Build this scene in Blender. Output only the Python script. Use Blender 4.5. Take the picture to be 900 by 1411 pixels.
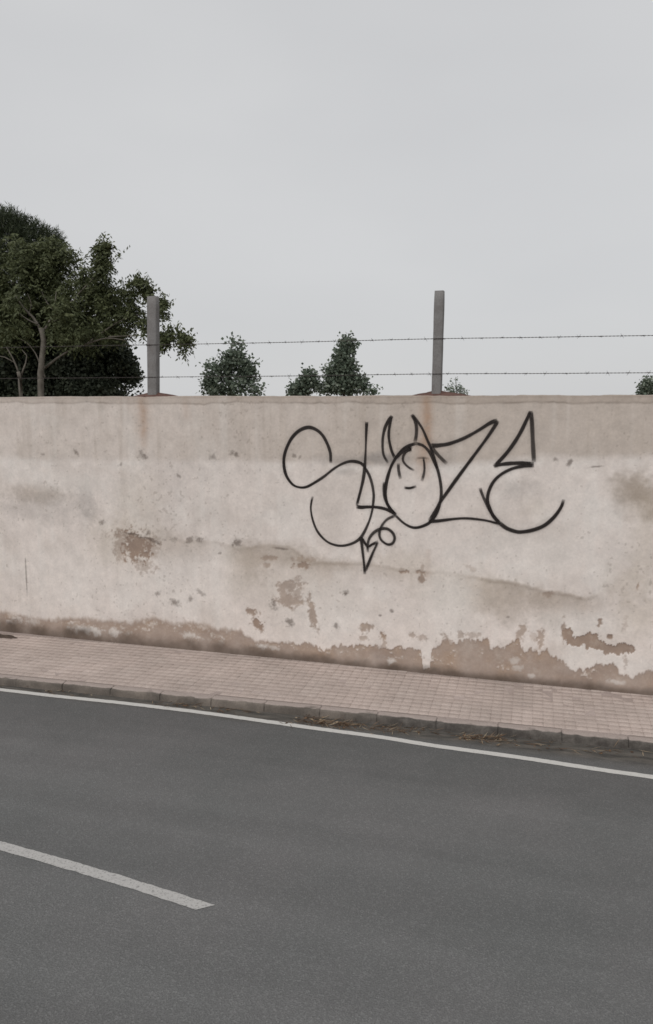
import bpy, math, random
import numpy as np
from mathutils import Vector

scene = bpy.context.scene
for o in list(bpy.data.objects):
    bpy.data.objects.remove(o)
rng = np.random.default_rng(7)
random.seed(7)

# ------------------------------------------------------------------ camera
F, CX, CY = 1100.0, 450.0, 705.5          # focal length and centre in photo pixels (900 x 1411)
EYE = 3.2
PITCH = math.atan((CY - 557.0) / F)
cam_d = bpy.data.cameras.new('camera')
cam = bpy.data.objects.new('camera', cam_d)
scene.collection.objects.link(cam)
cam.location = (0, 0, EYE)
cam.rotation_euler = (math.pi / 2 - PITCH, 0, 0)
cam_d.sensor_fit = 'HORIZONTAL'
cam_d.sensor_width = 36.0
cam_d.lens = 36.0 * F / 900.0
cam_d.clip_end = 3000
scene.camera = cam

# ------------------------------------------------------------------ sky, sun, exposure
SUN_EL, SUN_AZ = math.radians(40), math.radians(205)   # azimuth clockwise from +Y: behind the camera
world = bpy.data.worlds.new('World')
scene.world = world
world.use_nodes = True
wn, wl = world.node_tree.nodes, world.node_tree.links
wn.clear()
w_out = wn.new('ShaderNodeOutputWorld')
w_bg = wn.new('ShaderNodeBackground')
w_sky = wn.new('ShaderNodeTexSky')
w_sky.sky_type = 'NISHITA'
w_sky.sun_disc = False
w_sky.sun_elevation = SUN_EL
w_sky.sun_rotation = SUN_AZ
w_tc = wn.new('ShaderNodeTexCoord')
w_map = wn.new('ShaderNodeMapping')
w_map.inputs['Scale'].default_value = (1.0, 1.0, 2.6)
w_noise = wn.new('ShaderNodeTexNoise')
w_noise.inputs['Scale'].default_value = 1.6
w_noise.inputs['Detail'].default_value = 4
w_noise.inputs['Roughness'].default_value = 0.45
w_ramp = wn.new('ShaderNodeValToRGB')
w_ramp.color_ramp.elements[0].position = 0.30
w_ramp.color_ramp.elements[0].color = (5.55, 5.60, 5.72, 1)
w_ramp.color_ramp.elements[1].position = 0.72
w_ramp.color_ramp.elements[1].color = (6.25, 6.28, 6.34, 1)
w_mix = wn.new('ShaderNodeMix')
w_mix.data_type = 'RGBA'
w_mix.inputs['Factor'].default_value = 0.965       # closed cloud deck over the clear sky
wl.new(w_tc.outputs['Generated'], w_map.inputs['Vector'])
wl.new(w_map.outputs['Vector'], w_noise.inputs['Vector'])
wl.new(w_noise.outputs['Fac'], w_ramp.inputs['Fac'])
wl.new(w_sky.outputs['Color'], w_mix.inputs['A'])
wl.new(w_ramp.outputs['Color'], w_mix.inputs['B'])
wl.new(w_mix.outputs['Result'], w_bg.inputs['Color'])
w_bg.inputs['Strength'].default_value = 0.1
wl.new(w_bg.outputs['Background'], w_out.inputs['Surface'])

sun_d = bpy.data.lights.new('sun', 'SUN')
sun_d.energy = 1.5
sun_d.angle = math.radians(50)
sun_d.color = (1.0, 0.965, 0.93)
sun = bpy.data.objects.new('sun', sun_d)
scene.collection.objects.link(sun)
sdir = Vector((math.sin(SUN_AZ) * math.cos(SUN_EL), math.cos(SUN_AZ) * math.cos(SUN_EL), math.sin(SUN_EL)))
sun.rotation_euler = (-sdir).to_track_quat('-Z', 'Y').to_euler()

scene.render.engine = 'CYCLES'
scene.view_settings.view_transform = 'Standard'
scene.view_settings.look = 'None'
scene.view_settings.gamma = 1.0
scene.view_settings.exposure = 0.05
scene.view_settings.use_curve_mapping = False
scene.cycles.filter_width = 1.6

# ------------------------------------------------------------------ helpers
cp, sp = math.cos(PITCH), math.sin(PITCH)

def ray(px, py):
    a, b = (px - CX) / F, (CY - py) / F
    return np.array([a, cp + b * sp, -sp + b * cp])

def on_z(px, py, z):                     # point of the level z = const seen at this place of the photo
    d = ray(px, py)
    t = (z - EYE) / d[2]
    return np.array([0, 0, EYE]) + d * t

def at(px, py, Y):                       # point at distance Y straight ahead
    d = ray(px, py)
    return np.array([0, 0, EYE]) + d * (Y / d[1])

def link(o, parent=None):
    scene.collection.objects.link(o)
    if parent is not None:
        o.parent = parent
    return o

def tag(o, label=None, cat=None, group=None, kind=None):
    if label: o['label'] = label
    if cat: o['category'] = cat
    if group: o['group'] = group
    if kind: o['kind'] = kind
    return o

def mesh_np(name, verts, faces, mat=None, smooth=False):
    """faces: (n,k) int array, or list of such arrays."""
    verts = np.asarray(verts, np.float32)
    if not isinstance(faces, list):
        faces = [faces]
    faces = [np.asarray(f, np.int32) for f in faces if len(f)]
    me = bpy.data.meshes.new(name)
    me.vertices.add(len(verts))
    me.vertices.foreach_set('co', verts.ravel())
    li = np.concatenate([f.ravel() for f in faces])
    tot = np.concatenate([np.full(len(f), f.shape[1], np.int32) for f in faces])
    st = np.concatenate([[0], np.cumsum(tot)[:-1]]).astype(np.int32)
    me.loops.add(len(li))
    me.loops.foreach_set('vertex_index', li)
    me.polygons.add(len(tot))
    me.polygons.foreach_set('loop_start', st)
    me.polygons.foreach_set('loop_total', tot)
    if smooth:
        me.polygons.foreach_set('use_smooth', np.ones(len(tot), bool))
    me.update(calc_edges=True)
    me.validate()
    if mat: me.materials.append(mat)
    return me

def add_obj(name, me, parent=None):
    return link(bpy.data.objects.new(name, me), parent)

def pt_attr(me, name, vals):
    vals = np.asarray(vals, np.float32)
    if vals.ndim == 1:
        a = me.attributes.new(name, 'FLOAT', 'POINT')
        a.data.foreach_set('value', vals)
    else:
        a = me.attributes.new(name, 'FLOAT_COLOR', 'POINT')
        c = np.ones((len(vals), 4), np.float32)
        c[:, :3] = vals
        a.data.foreach_set('color', c.ravel())

def sstep(a, b, x):
    t = np.clip((x - a) / (b - a), 0, 1)
    return t * t * (3 - 2 * t)

def vnoise(x, y, seed=0):
    x = np.asarray(x, np.float64); y = np.asarray(y, np.float64)
    ix, iy = np.floor(x).astype(np.int64), np.floor(y).astype(np.int64)
    fx, fy = x - ix, y - iy
    fx, fy = fx * fx * (3 - 2 * fx), fy * fy * (3 - 2 * fy)
    def h(a, b):
        n = (a * 374761393 + b * 668265263 + seed * 974634777) & 0xFFFFFFFF
        n = ((n ^ (n >> 13)) * 1274126177) & 0xFFFFFFFF
        n = ((n ^ (n >> 16)) * 2246822519) & 0xFFFFFFFF
        return ((n ^ (n >> 15)) & 0xFFFFFF) / float(0xFFFFFF)
    return ((h(ix, iy) * (1 - fx) + h(ix + 1, iy) * fx) * (1 - fy)
            + (h(ix, iy + 1) * (1 - fx) + h(ix + 1, iy + 1) * fx) * fy) * 2 - 1

def fbm(x, y, oct=4, seed=0, gain=0.5):
    r, a, s = 0, 1.0, 0
    for k in range(oct):
        r = r + a * vnoise(x * 2 ** k, y * 2 ** k, seed + 31 * k); s += a; a *= gain
    return r / s

def catmull(pts, step):
    P = [np.asarray(p, float) for p in pts]
    P = [2 * P[0] - P[1]] + P + [2 * P[-1] - P[-2]]
    out = []
    for i in range(1, len(P) - 2):
        n = max(1, int(np.linalg.norm(P[i + 1] - P[i]) / step))
        for k in range(n):
            t = k / n
            out.append(0.5 * ((2 * P[i]) + (-P[i - 1] + P[i + 1]) * t
                       + (2 * P[i - 1] - 5 * P[i] + 4 * P[i + 1] - P[i + 2]) * t * t
                       + (-P[i - 1] + 3 * P[i] - 3 * P[i + 1] + P[i + 2]) * t ** 3))
    out.append(P[-2])
    return np.array(out)

class MB:
    """collects shapes into one mesh"""
    def __init__(s): s.v, s.f3, s.f4, s.n = [], [], [], 0
    def add(s, verts, quads=(), tris=()):
        s.v.append(np.asarray(verts, float).reshape(-1, 3))
        for q in quads: s.f4.append([i + s.n for i in q])
        for t in tris: s.f3.append([i + s.n for i in t])
        s.n += len(s.v[-1])
    def tube(s, path, radii, sides=8, cap=True):
        path = np.asarray(path, float)
        n = len(path)
        rings = []
        for i in range(n):
            t = path[min(i + 1, n - 1)] - path[max(i - 1, 0)]
            t /= np.linalg.norm(t) + 1e-12
            a = np.array([0, 0, 1.0]) if abs(t[2]) < 0.8 else np.array([1.0, 0, 0])
            u = np.cross(t, a); u /= np.linalg.norm(u)
            v = np.cross(t, u)
            ang = np.arange(sides) * 2 * math.pi / sides
            rings.append(path[i] + radii[i] * (np.cos(ang)[:, None] * u + np.sin(ang)[:, None] * v))
        q = [(i * sides + k, i * sides + (k + 1) % sides, (i + 1) * sides + (k + 1) % sides, (i + 1) * sides + k)
             for i in range(n - 1) for k in range(sides)]
        vs = np.concatenate(rings)
        tr = []
        if cap:
            vs = np.concatenate([vs, [path[0], path[-1]]])
            c0, c1 = n * sides, n * sides + 1
            tr = [(c0, (k + 1) % sides, k) for k in range(sides)] + \
                 [(c1, (n - 1) * sides + k, (n - 1) * sides + (k + 1) % sides) for k in range(sides)]
        s.add(vs, q, tr)
    def mesh(s, name, mat=None, smooth=False):
        fs = []
        if s.f4: fs.append(np.array(s.f4))
        if s.f3: fs.append(np.array(s.f3))
        return mesh_np(name, np.concatenate(s.v), fs, mat, smooth)

# ------------------------------------------------------------------ materials
class NT:
    """small node-building helper"""
    def __init__(s, name):
        s.m = bpy.data.materials.new(name); s.m.use_nodes = True
        s.n, s.l = s.m.node_tree.nodes, s.m.node_tree.links
        s.n.clear()
        s.out = s.n.new('ShaderNodeOutputMaterial')
        s.b = s.n.new('ShaderNodeBsdfPrincipled')
        s.b.inputs['Specular IOR Level'].default_value = 0.25
        s.l.new(s.b.outputs[0], s.out.inputs[0])
    def set(s, sock, v):
        if hasattr(v, 'is_linked') or isinstance(v, bpy.types.NodeSocket): s.l.new(v, sock)
        else: sock.default_value = v
    def node(s, t, **kw):
        n = s.n.new(t)
        for k, v in kw.items(): setattr(n, k, v)
        return n
    def attr(s, name, out='Color'):
        n = s.node('ShaderNodeAttribute'); n.attribute_name = name
        return n.outputs[out]
    def coord(s, which='Object', scale=(1, 1, 1), rot=(0, 0, 0)):
        tc = s.node('ShaderNodeTexCoord')
        mp = s.node('ShaderNodeMapping')
        mp.inputs['Scale'].default_value = scale
        mp.inputs['Rotation'].default_value = rot
        s.l.new(tc.outputs[which], mp.inputs['Vector'])
        return mp.outputs['Vector']
    def noise(s, vec, scale, detail=3, rough=0.5, out='Fac'):
        n = s.node('ShaderNodeTexNoise')
        s.l.new(vec, n.inputs['Vector'])
        n.inputs['Scale'].default_value = scale
        n.inputs['Detail'].default_value = detail
        n.inputs['Roughness'].default_value = rough
        return n.outputs[out]
    def ramp(s, fac, stops):
        n = s.node('ShaderNodeValToRGB')
        e = n.color_ramp.elements
        while len(e) < len(stops): e.new(0.5)
        for el, (p, c) in zip(e, stops):
            el.position = p
            el.color = (c, c, c, 1) if not hasattr(c, '__len__') else (*c, 1)
        s.set(n.inputs['Fac'], fac)
        return n.outputs['Color']
    def mix(s, a, b, fac, mode='MIX'):
        n = s.node('ShaderNodeMix', data_type='RGBA', blend_type=mode)
        for sock, v in ((n.inputs['A'], a), (n.inputs['B'], b)):
            if isinstance(v, tuple): v = (*v, 1)
            s.set(sock, v)
        s.set(n.inputs['Factor'], fac)
        return n.outputs['Result']
    def math(s, op, a, b=0.0):
        n = s.node('ShaderNodeMath', operation=op)
        s.set(n.inputs[0], a); s.set(n.inputs[1], b)
        return n.outputs[0]
    def bump(s, h, strength, dist):
        n = s.node('ShaderNodeBump')
        n.inputs['Strength'].default_value = strength
        n.inputs['Distance'].default_value = dist
        s.l.new(h, n.inputs['Height'])
        s.l.new(n.outputs[0], s.b.inputs['Normal'])
    def done(s, color, rough=0.9):
        if isinstance(color, tuple): color = (*color, 1)
        s.set(s.b.inputs['Base Color'], color)
        s.set(s.b.inputs['Roughness'], rough)
        return s.m

def mat_wall():
    t = NT('weathered_plaster')
    v = t.coord('Object')
    c = t.attr('stain')
    f1 = t.noise(v, 38, 5, 0.65)
    f2 = t.noise(v, 7, 4, 0.6)
    c = t.mix(c, t.ramp(f1, [(0.25, 0.92), (0.75, 1.07)]), 1.0, 'MULTIPLY')
    c = t.mix(c, t.ramp(f2, [(0.3, 0.93), (0.7, 1.06)]), 1.0, 'MULTIPLY')
    t.bump(t.noise(v, 60, 5, 0.7), 0.22, 0.005)
    return t.done(c, 0.93)

def mat_road():
    t = NT('asphalt')
    uv = t.coord('UV')
    grain = t.noise(uv, 120, 3, 0.7)
    vo = t.node('ShaderNodeTexVoronoi'); t.l.new(uv, vo.inputs['Vector']); vo.inputs['Scale'].default_value = 95
    patch = t.noise(uv, 0.55, 5, 0.55)
    streak = t.noise(t.coord('UV', (0.10, 1.5, 1)), 1.3, 4, 0.5)
    c = t.mix((0.136, 0.139, 0.137), (0.160, 0.156, 0.155), t.ramp(patch, [(0.3, 0.0), (0.7, 1.0)]))
    mott = t.noise(uv, 3.2, 5, 0.7)
    c = t.mix(c, t.ramp(mott, [(0.34, 0.95), (0.6, 1.01)]), 1.0, 'MULTIPLY')
    c = t.mix(c, t.ramp(streak, [(0.3, 0.87), (0.7, 1.05)]), 1.0, 'MULTIPLY')
    c = t.mix(c, t.ramp(grain, [(0.28, 0.64), (0.72, 1.30)]), 1.0, 'MULTIPLY')
    # the strip beside the edge line is never polished by wheels and stays darker
    su = t.node('ShaderNodeSeparateXYZ'); t.l.new(uv, su.inputs[0])
    ed = t.math('ADD', t.math('MULTIPLY', su.outputs['Y'], 0.4), t.math('MULTIPLY', t.math('SUBTRACT', patch, 0.5), 0.5))
    c = t.mix(c, t.ramp(ed, [(0.30, 0.86), (0.62, 1.03)]), 1.0, 'MULTIPLY')
    stone = t.ramp(vo.outputs['Color'], [(0.55, 0.88), (0.95, 1.45)])
    c = t.mix(c, stone, 0.55, 'MULTIPLY')
    # dirt swept against the kerb (attribute: 1 in the gutter, 0 on the lane)
    g = t.attr('gutter', 'Fac')
    dn = t.noise(t.coord('UV', (1.0, 4.0, 1)), 3.5, 5, 0.65)
    dirt = t.mix((0.042, 0.039, 0.034), (0.155, 0.138, 0.118), t.ramp(dn, [(0.35, 0.0), (0.72, 1.0)]))
    c = t.mix(c, dirt, t.math('MULTIPLY', g, 0.8))
    t.bump(t.math('ADD', grain, vo.outputs['Distance']), 0.5, 0.006)
    return t.done(c, 0.88)

def mat_paint(name, hi, lo, wear):
    t = NT(name)
    v = t.coord('Object')
    c = t.mix(hi, lo, t.noise(v, 26, 4, 0.7))
    w = t.ramp(t.noise(v, 55, 4, 0.75), [(wear, 0.0), (wear + 0.1, 1.0)])
    c = t.mix(c, (0.17, 0.165, 0.16), t.math('MULTIPLY', w, 0.75))
    return t.done(c, 0.85)

def mat_tile():
    t = NT('pink_paver')
    v = t.coord('Object')
    oi = t.node('ShaderNodeObjectInfo')
    geo = t.node('ShaderNodeNewGeometry')
    c = t.ramp(oi.outputs['Random'], [(0.0, (0.440, 0.374, 0.340)), (0.5, (0.462, 0.393, 0.358)), (1.0, (0.482, 0.414, 0.378))])
    wn_ = t.node('ShaderNodeTexNoise'); t.l.new(geo.outputs['Position'], wn_.inputs['Vector'])
    wn_.inputs['Scale'].default_value = 1.7; wn_.inputs['Detail'].default_value = 5
    c = t.mix(c, t.ramp(wn_.outputs['Fac'], [(0.3, (0.88, 0.87, 0.86)), (0.7, (1.08, 1.06, 1.05))]), 1.0, 'MULTIPLY')
    f = t.node('ShaderNodeTexNoise'); t.l.new(geo.outputs['Position'], f.inputs['Vector'])
    f.inputs['Scale'].default_value = 60; f.inputs['Detail'].default_value = 4
    c = t.mix(c, t.ramp(f.outputs['Fac'], [(0.3, 0.85), (0.7, 1.12)]), 1.0, 'MULTIPLY')
    t.bump(f.outputs['Fac'], 0.4, 0.004)
    return t.done(c, 0.9)

def mat_concrete(name, lo, hi, dirt, damt=0.6, scale=6):
    t = NT(name)
    geo = t.node('ShaderNodeNewGeometry')
    pos = geo.outputs['Position']
    c = t.mix(lo, hi, t.noise(pos, scale, 5, 0.6))
    d = t.ramp(t.noise(pos, scale * 0.7, 5, 0.7), [(0.42, 0.0), (0.62, 1.0)])
    c = t.mix(c, dirt, t.math('MULTIPLY', d, damt))
    f = t.noise(pos, 70, 4, 0.7)
    c = t.mix(c, t.ramp(f, [(0.3, 0.82), (0.7, 1.14)]), 1.0, 'MULTIPLY')
    t.bump(f, 0.5, 0.005)
    return t.done(c, 0.92)

def mat_kerb():
    t = NT('kerb_concrete')
    geo = t.node('ShaderNodeNewGeometry')
    pos = geo.outputs['Position']
    n1 = t.noise(pos, 4.5, 5, 0.65)
    c = t.mix((0.40, 0.338, 0.308), (0.32, 0.272, 0.248), n1)
    sep = t.node('ShaderNodeSeparateXYZ'); tc = t.node('ShaderNodeTexCoord')
    t.l.new(tc.outputs['Object'], sep.inputs[0])
    # tyre and splash grime creeps up the stone from the gutter to an uneven line
    lvl = t.math('ADD', sep.outputs['Z'], t.math('MULTIPLY', t.math('SUBTRACT', n1, 0.5), 0.022))
    gr = t.ramp(t.math('MULTIPLY', lvl, 10.0), [(0.76, 1.0), (0.83, 0.0)])
    d = t.mix((0.085, 0.075, 0.064), (0.200, 0.172, 0.146), t.ramp(t.noise(pos, 2.2, 5, 0.65), [(0.38, 0.0), (0.64, 1.0)]))
    # the run of kerb on the right is blackened by standing gutter water
    sx_ = t.node('ShaderNodeSeparateXYZ'); t.l.new(pos, sx_.inputs[0])
    mr = t.node('ShaderNodeMapRange'); mr.inputs['From Min'].default_value = 0.2; mr.inputs['From Max'].default_value = 1.2
    t.l.new(t.math('ADD', sx_.outputs['X'], t.math('MULTIPLY', n1, 0.8)), mr.inputs['Value'])
    blk = t.mix((0.036, 0.034, 0.031), (0.125, 0.116, 0.105), t.ramp(t.noise(pos, 6, 5, 0.7), [(0.45, 0.0), (0.70, 1.0)]))
    d = t.mix(d, blk, t.math('MULTIPLY', mr.outputs[0], 0.9))
    c = t.mix(c, d, t.math('MULTIPLY', gr, 0.92))
    f = t.noise(pos, 70, 4, 0.7)
    c = t.mix(c, t.ramp(f, [(0.3, 0.82), (0.7, 1.14)]), 1.0, 'MULTIPLY')
    t.bump(f, 0.5, 0.005)
    return t.done(c, 0.92)

def mat_spray():
    t = NT('black_spray_paint')
    a = t.attr('cover', 'Fac')
    fine = t.noise(t.coord('Object'), 130, 3, 0.7)
    a2 = t.math('MULTIPLY', a, t.math('ADD', t.math('MULTIPLY', fine, 0.5), 0.72))
    a2 = t.math('MINIMUM', a2, 0.97)
    t.set(t.b.inputs['Alpha'], a2)
    return t.done((0.017, 0.0125, 0.0115), 0.6)

def mat_plain(name, lo, hi, scale=20, rough=0.85, metal=0.0):
    t = NT(name)
    geo = t.node('ShaderNodeNewGeometry')
    f = t.noise(geo.outputs['Position'], scale, 4, 0.6)
    t.b.inputs['Metallic'].default_value = metal
    t.bump(f, 0.35, 0.01)
    return t.done(t.mix(lo, hi, t.ramp(f, [(0.3, 0.0), (0.7, 1.0)])), rough)

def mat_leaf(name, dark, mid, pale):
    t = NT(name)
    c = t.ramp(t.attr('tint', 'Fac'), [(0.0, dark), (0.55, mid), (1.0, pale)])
    t.b.inputs['Specular IOR Level'].default_value = 0.3
    tr = t.node('ShaderNodeBsdfTranslucent')
    t.set(tr.inputs['Color'], c)
    mx = t.node('ShaderNodeMixShader'); mx.inputs[0].default_value = 0.22
    m = t.done(c, 0.6)
    t.l.new(t.b.outputs[0], mx.inputs[1]); t.l.new(tr.outputs[0], mx.inputs[2])
    t.l.new(mx.outputs[0], t.out.inputs[0])
    return m

M_WALL, M_ROAD, M_TILE, M_SPRAY = mat_wall(), mat_road(), mat_tile(), mat_spray()
M_LINE = mat_paint('white_edge_paint', (0.60, 0.59, 0.565), (0.48, 0.47, 0.45), 0.60)
M_DASH = mat_paint('worn_lane_paint', (0.48, 0.47, 0.455), (0.38, 0.372, 0.36), 0.53)
M_KERB = mat_kerb()
M_BED = mat_concrete('mortar_bed', (0.42, 0.348, 0.318), (0.38, 0.315, 0.288), (0.28, 0.228, 0.204), 0.6, 2.2)
M_POST = mat_concrete('post_concrete', (0.235, 0.229, 0.226), (0.185, 0.179, 0.176), (0.14, 0.128, 0.122), 0.5, 9)
M_MOUND = mat_plain('red_brown_mortar', (0.085, 0.048, 0.040), (0.15, 0.09, 0.075), 18, 0.95)
M_WIRE = mat_plain('rusty_wire', (0.045, 0.036, 0.033), (0.09, 0.08, 0.077), 30, 0.7, 0.2)
M_EARTH = mat_plain('dry_earth', (0.16, 0.125, 0.09), (0.24, 0.20, 0.145), 0.6, 0.95)
M_DIRT = mat_plain('dark_damp_earth', (0.045, 0.033, 0.026), (0.10, 0.075, 0.06), 16, 0.95)
M_LITTER = mat_leaf('dead_leaves', (0.06, 0.036, 0.022), (0.20, 0.12, 0.07), (0.46, 0.38, 0.27))
M_BARK = mat_plain('pale_bark', (0.085, 0.076, 0.063), (0.165, 0.150, 0.128), 9, 0.9)
M_BARKD = mat_plain('dark_bark', (0.05, 0.042, 0.035), (0.11, 0.09, 0.075), 9, 0.9)
M_LEAF1 = mat_leaf('broad_leaves', (0.060, 0.072, 0.032), (0.084, 0.099, 0.045), (0.115, 0.130, 0.062))
M_LEAF2 = mat_leaf('pine_needles', (0.034, 0.046, 0.026), (0.052, 0.066, 0.036), (0.078, 0.094, 0.054))
M_LEAF3 = mat_leaf('evergreen_leaves', (0.036, 0.046, 0.032), (0.054, 0.066, 0.044), (0.08, 0.094, 0.062))
M_LEAF4 = mat_leaf('grey_green_leaves', (0.080, 0.106, 0.078), (0.150, 0.186, 0.140), (0.38, 0.42, 0.35))  # distance haze and pale highlights put into the leaf colours

# ------------------------------------------------------------------ layout
PAVE_Z = 0.085                                   # pavement level above the road
A = on_z(0, 869.5, PAVE_Z); B = on_z(900, 959.0, PAVE_Z)
U = (B - A) / np.linalg.norm(B - A)              # along the wall, to the right
N = np.array([U[1], -U[0], 0.0])                 # towards the street
TOPZ = 0
def on_wall(px, py):                             # (metres along the wall, height) of a spot on its face
    d = ray(px, py); o = np.array([0, 0, EYE])
    t = np.dot(A - o, N) / np.dot(d, N)
    p = o + d * t
    return np.dot(p - A, U), p[2]
def wpt(s, z, off=0.0):
    s = np.asarray(s, float)
    return A + s[..., None] * U + np.asarray(off, float)[..., None] * N + (np.asarray(z, float)[..., None] - A[2]) * np.array([0, 0, 1.0])
S_L, S_R = on_wall(-25, 700)[0], on_wall(925, 700)[0]
TOPZ = np.mean([on_wall(x, 545.8)[1] for x in (100, 450, 800)])
print('wall span', S_L, S_R, 'top', TOPZ, 'U', U, 'dist', np.dot(A - [0, 0, 0], -N))

# kerb line on the road
kp = np.array([on_z(x, y, 0.0) for x, y in ((0, 944), (150, 959), (300, 973.5), (450, 990), (600, 1005), (750, 1021), (900, 1035))])
kdir = np.polyfit(kp[:, 0], kp[:, 1], 1)
KU = np.array([1.0, kdir[0], 0]); KU /= np.linalg.norm(KU)
KN = np.array([KU[1], -KU[0], 0.0])              # towards the lane
K0 = np.array([0, kdir[1], 0.0])
print('kerb', K0, KU, 'pavement width', [float(np.dot(wpt(np.array(s), PAVE_Z) - K0, -KN)) for s in (0, 4, 8)])
def kpt(s, off, z):                              # s along kerb, off towards the lane
    s = np.asarray(s, float)
    return K0 + s[..., None] * KU + np.asarray(off, float)[..., None] * KN + np.asarray(z, float)[..., None] * np.array([0, 0, 1.0])

# ------------------------------------------------------------------ ground, road
def sheet(name, x0, x1, y0, y1, z, mat, nx=40, ny=40):
    xs, ys = np.linspace(x0, x1, nx), np.linspace(y0, y1, ny)
    X, Y = np.meshgrid(xs, ys)
    v = np.stack([X.ravel(), Y.ravel(), np.full(X.size, z)], 1)
    i = np.arange(nx - 1)[None, :] + nx * np.arange(ny - 1)[:, None]
    i = i.ravel()
    f = np.stack([i, i + 1, i + nx + 1, i + nx], 1)
    return add_obj(name, mesh_np(name, v, f, mat))
tag(sheet('ground', -900, 900, -900, 900, -0.06, M_EARTH), kind='structure')

# road sheet: columns along the kerb, rows away from it
ss = np.linspace(-45, 45, 181)
oo = np.concatenate([np.linspace(-0.03, 1.2, 42), np.linspace(1.35, 11.0, 40)])
S_, O_ = np.meshgrid(ss, oo)
und = 0 * S_
rv = kpt(S_.ravel(), O_.ravel(), und.ravel())
nx = len(ss); i = (np.arange(nx - 1)[None, :] + nx * np.arange(len(oo) - 1)[:, None]).ravel()
rme = mesh_np('road', rv, np.stack([i, i + nx, i + nx + 1, i + 1], 1), M_ROAD, True)
uvl = rme.uv_layers.new(name='UVMap')
lv = np.empty(len(rme.loops), np.int32); rme.loops.foreach_get('vertex_index', lv)
uvl.data.foreach_set('uv', np.stack([S_.ravel(), O_.ravel()], 1)[lv].astype(np.float32).ravel())
gw = 0.30 + 0.07 * fbm(S_ * 1.4, O_ * 0, 3, 9) + 0.03 * S_.clip(-4, 4)
pt_attr(rme, 'gutter', (1 - sstep(0.55, 1.15, O_ / np.maximum(gw, 0.1))).ravel())
road = add_obj('road', rme); tag(road, kind='structure')

def road_ribbon(name, centre, width, z, mat, jit=0.006, ends=None):
    """painted stripe on the road: ragged edges, laid 3 mm above the asphalt"""
    c = catmull(centre, 0.03)
    n = len(c)
    t = np.gradient(c, axis=0); t /= np.linalg.norm(t, axis=1)[:, None]
    side = np.stack([-t[:, 1], t[:, 0], 0 * t[:, 0]], 1)
    d = np.cumsum(np.r_[0, np.linalg.norm(np.diff(c, axis=0), axis=1)])
    w = width / 2 if np.isscalar(width) else width(d) / 2
    e1 = w + jit * fbm(d * 18, d * 0, 4, 3, 0.7); e2 = w + jit * fbm(d * 18, d * 0, 4, 8, 0.7)
    L, R = c + side * np.reshape(e1, (-1, 1)), c - side * np.reshape(e2, (-1, 1))
    if ends is not None:                          # shear the far end of the stripe
        k = 12
        for q in range(k):
            L[n - 1 - q] += t[-1] * ends * (1 - q / k)
    v = np.concatenate([L, R, L - [0, 0, 0.006], R - [0, 0, 0.006]])
    v[:2 * n, 2] = z; v[2 * n:, 2] = -0.002
    i = np.arange(n - 1)
    v = v[:2 * n]
    f = np.stack([i, i + n, i + n + 1, i + 1], 1)
    return add_obj(name, mesh_np(name, v, f, mat), road)

lp = [(0, 950), (75, 958.8), (150, 966.5), (225, 975), (300, 984.5), (375, 995), (450, 1005.5), (525, 1015.5), (600, 1027.5),
      (675, 1037.8), (750, 1048.5), (825, 1060), (900, 1070.5)]
lc = [on_z(x, y, 0.004) for x, y in lp]
l0, l1 = lc[1] - lc[0], lc[-1] - lc[-2]
l0 /= np.linalg.norm(l0); l1 /= np.linalg.norm(l1)
lc = [lc[0] - l0 * 30, lc[0] - l0 * 12, lc[0] - l0 * 3] + lc + [lc[-1] + l1 * 2, lc[-1] + l1 * 6 + KN * 0.2]
tag(road_ribbon('edge_line', lc, 0.080, 0.003, M_LINE), 'thin solid white edge line painted along the gutter')
dc = [on_z(-160, 1121, 0.004), on_z(0, 1165, 0.004), on_z(145, 1206.5, 0.004), on_z(276, 1247.5, 0.004)]
tag(road_ribbon('lane_dash', dc, 0.094, 0.003, M_DASH, 0.008, ends=0.085), 'worn white lane dash ending on the bare asphalt')

# ------------------------------------------------------------------ pavement, kerb
s0, s1 = -26.0, 20.0
pv = np.concatenate([kpt(np.array([s0, s1]), np.array([-0.1, -0.1]), np.array([PAVE_Z - 0.0008] * 2)),
                     kpt(np.array([s1, s0]), np.array([-2.4, -1.0]), np.array([PAVE_Z - 0.0008] * 2))])
wl0 = wpt(np.array([-22.0]), PAVE_Z, np.array([-0.1]))[0]
MBp = MB()
pv[2] = wpt(np.array(18.0), PAVE_Z - 0.0008, np.array(-0.12)); pv[3] = wpt(np.array(-18.0), PAVE_Z - 0.0008, np.array(-0.12))
low = pv.copy(); low[:, 2] = -0.05
MBp.add(np.concatenate([pv, low]), [(0, 1, 2, 3), (0, 4, 5, 1)])
pav = add_obj('pavement', MBp.mesh('pavement', M_BED)); tag(pav, kind='structure')

# one paver: four raised pads with chamfered edges on a thin base, origin at its centre
TS = 0.205
def paver_mesh(seed):
    r = random.Random(seed)
    b = MB()
    h, j = TS / 2 - 0.0010, 0.0006
    z0, z1, c = -0.020, 0.0, 0.0016
    for sx in (-1, 1):
        for sy in (-1, 1):
            xa, xb = sorted((sx * j, sx * h)); ya, yb = sorted((sy * j, sy * h))
            dz = r.uniform(-0.0008, 0.0008)
            o = [(xa, ya, z0), (xb, ya, z0), (xb, yb, z0), (xa, yb, z0)]
            m = [(x, y, z1 - c) for x, y, _ in o]
            t_ = [(x + (c if x == xa else -c), y + (c if y == ya else -c), z1 + dz) for x, y, _ in o]
            b.add(o + m + t_, [(8, 9, 10, 11)] + [(q, (q + 1) % 4, 4 + (q + 1) % 4, 4 + q) for q in range(4)]
                  + [(4 + q, 4 + (q + 1) % 4, 8 + (q + 1) % 4, 8 + q) for q in range(4)])
    return b.mesh('paver', M_TILE)
pavers = [paver_mesh(k) for k in range(4)]
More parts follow.
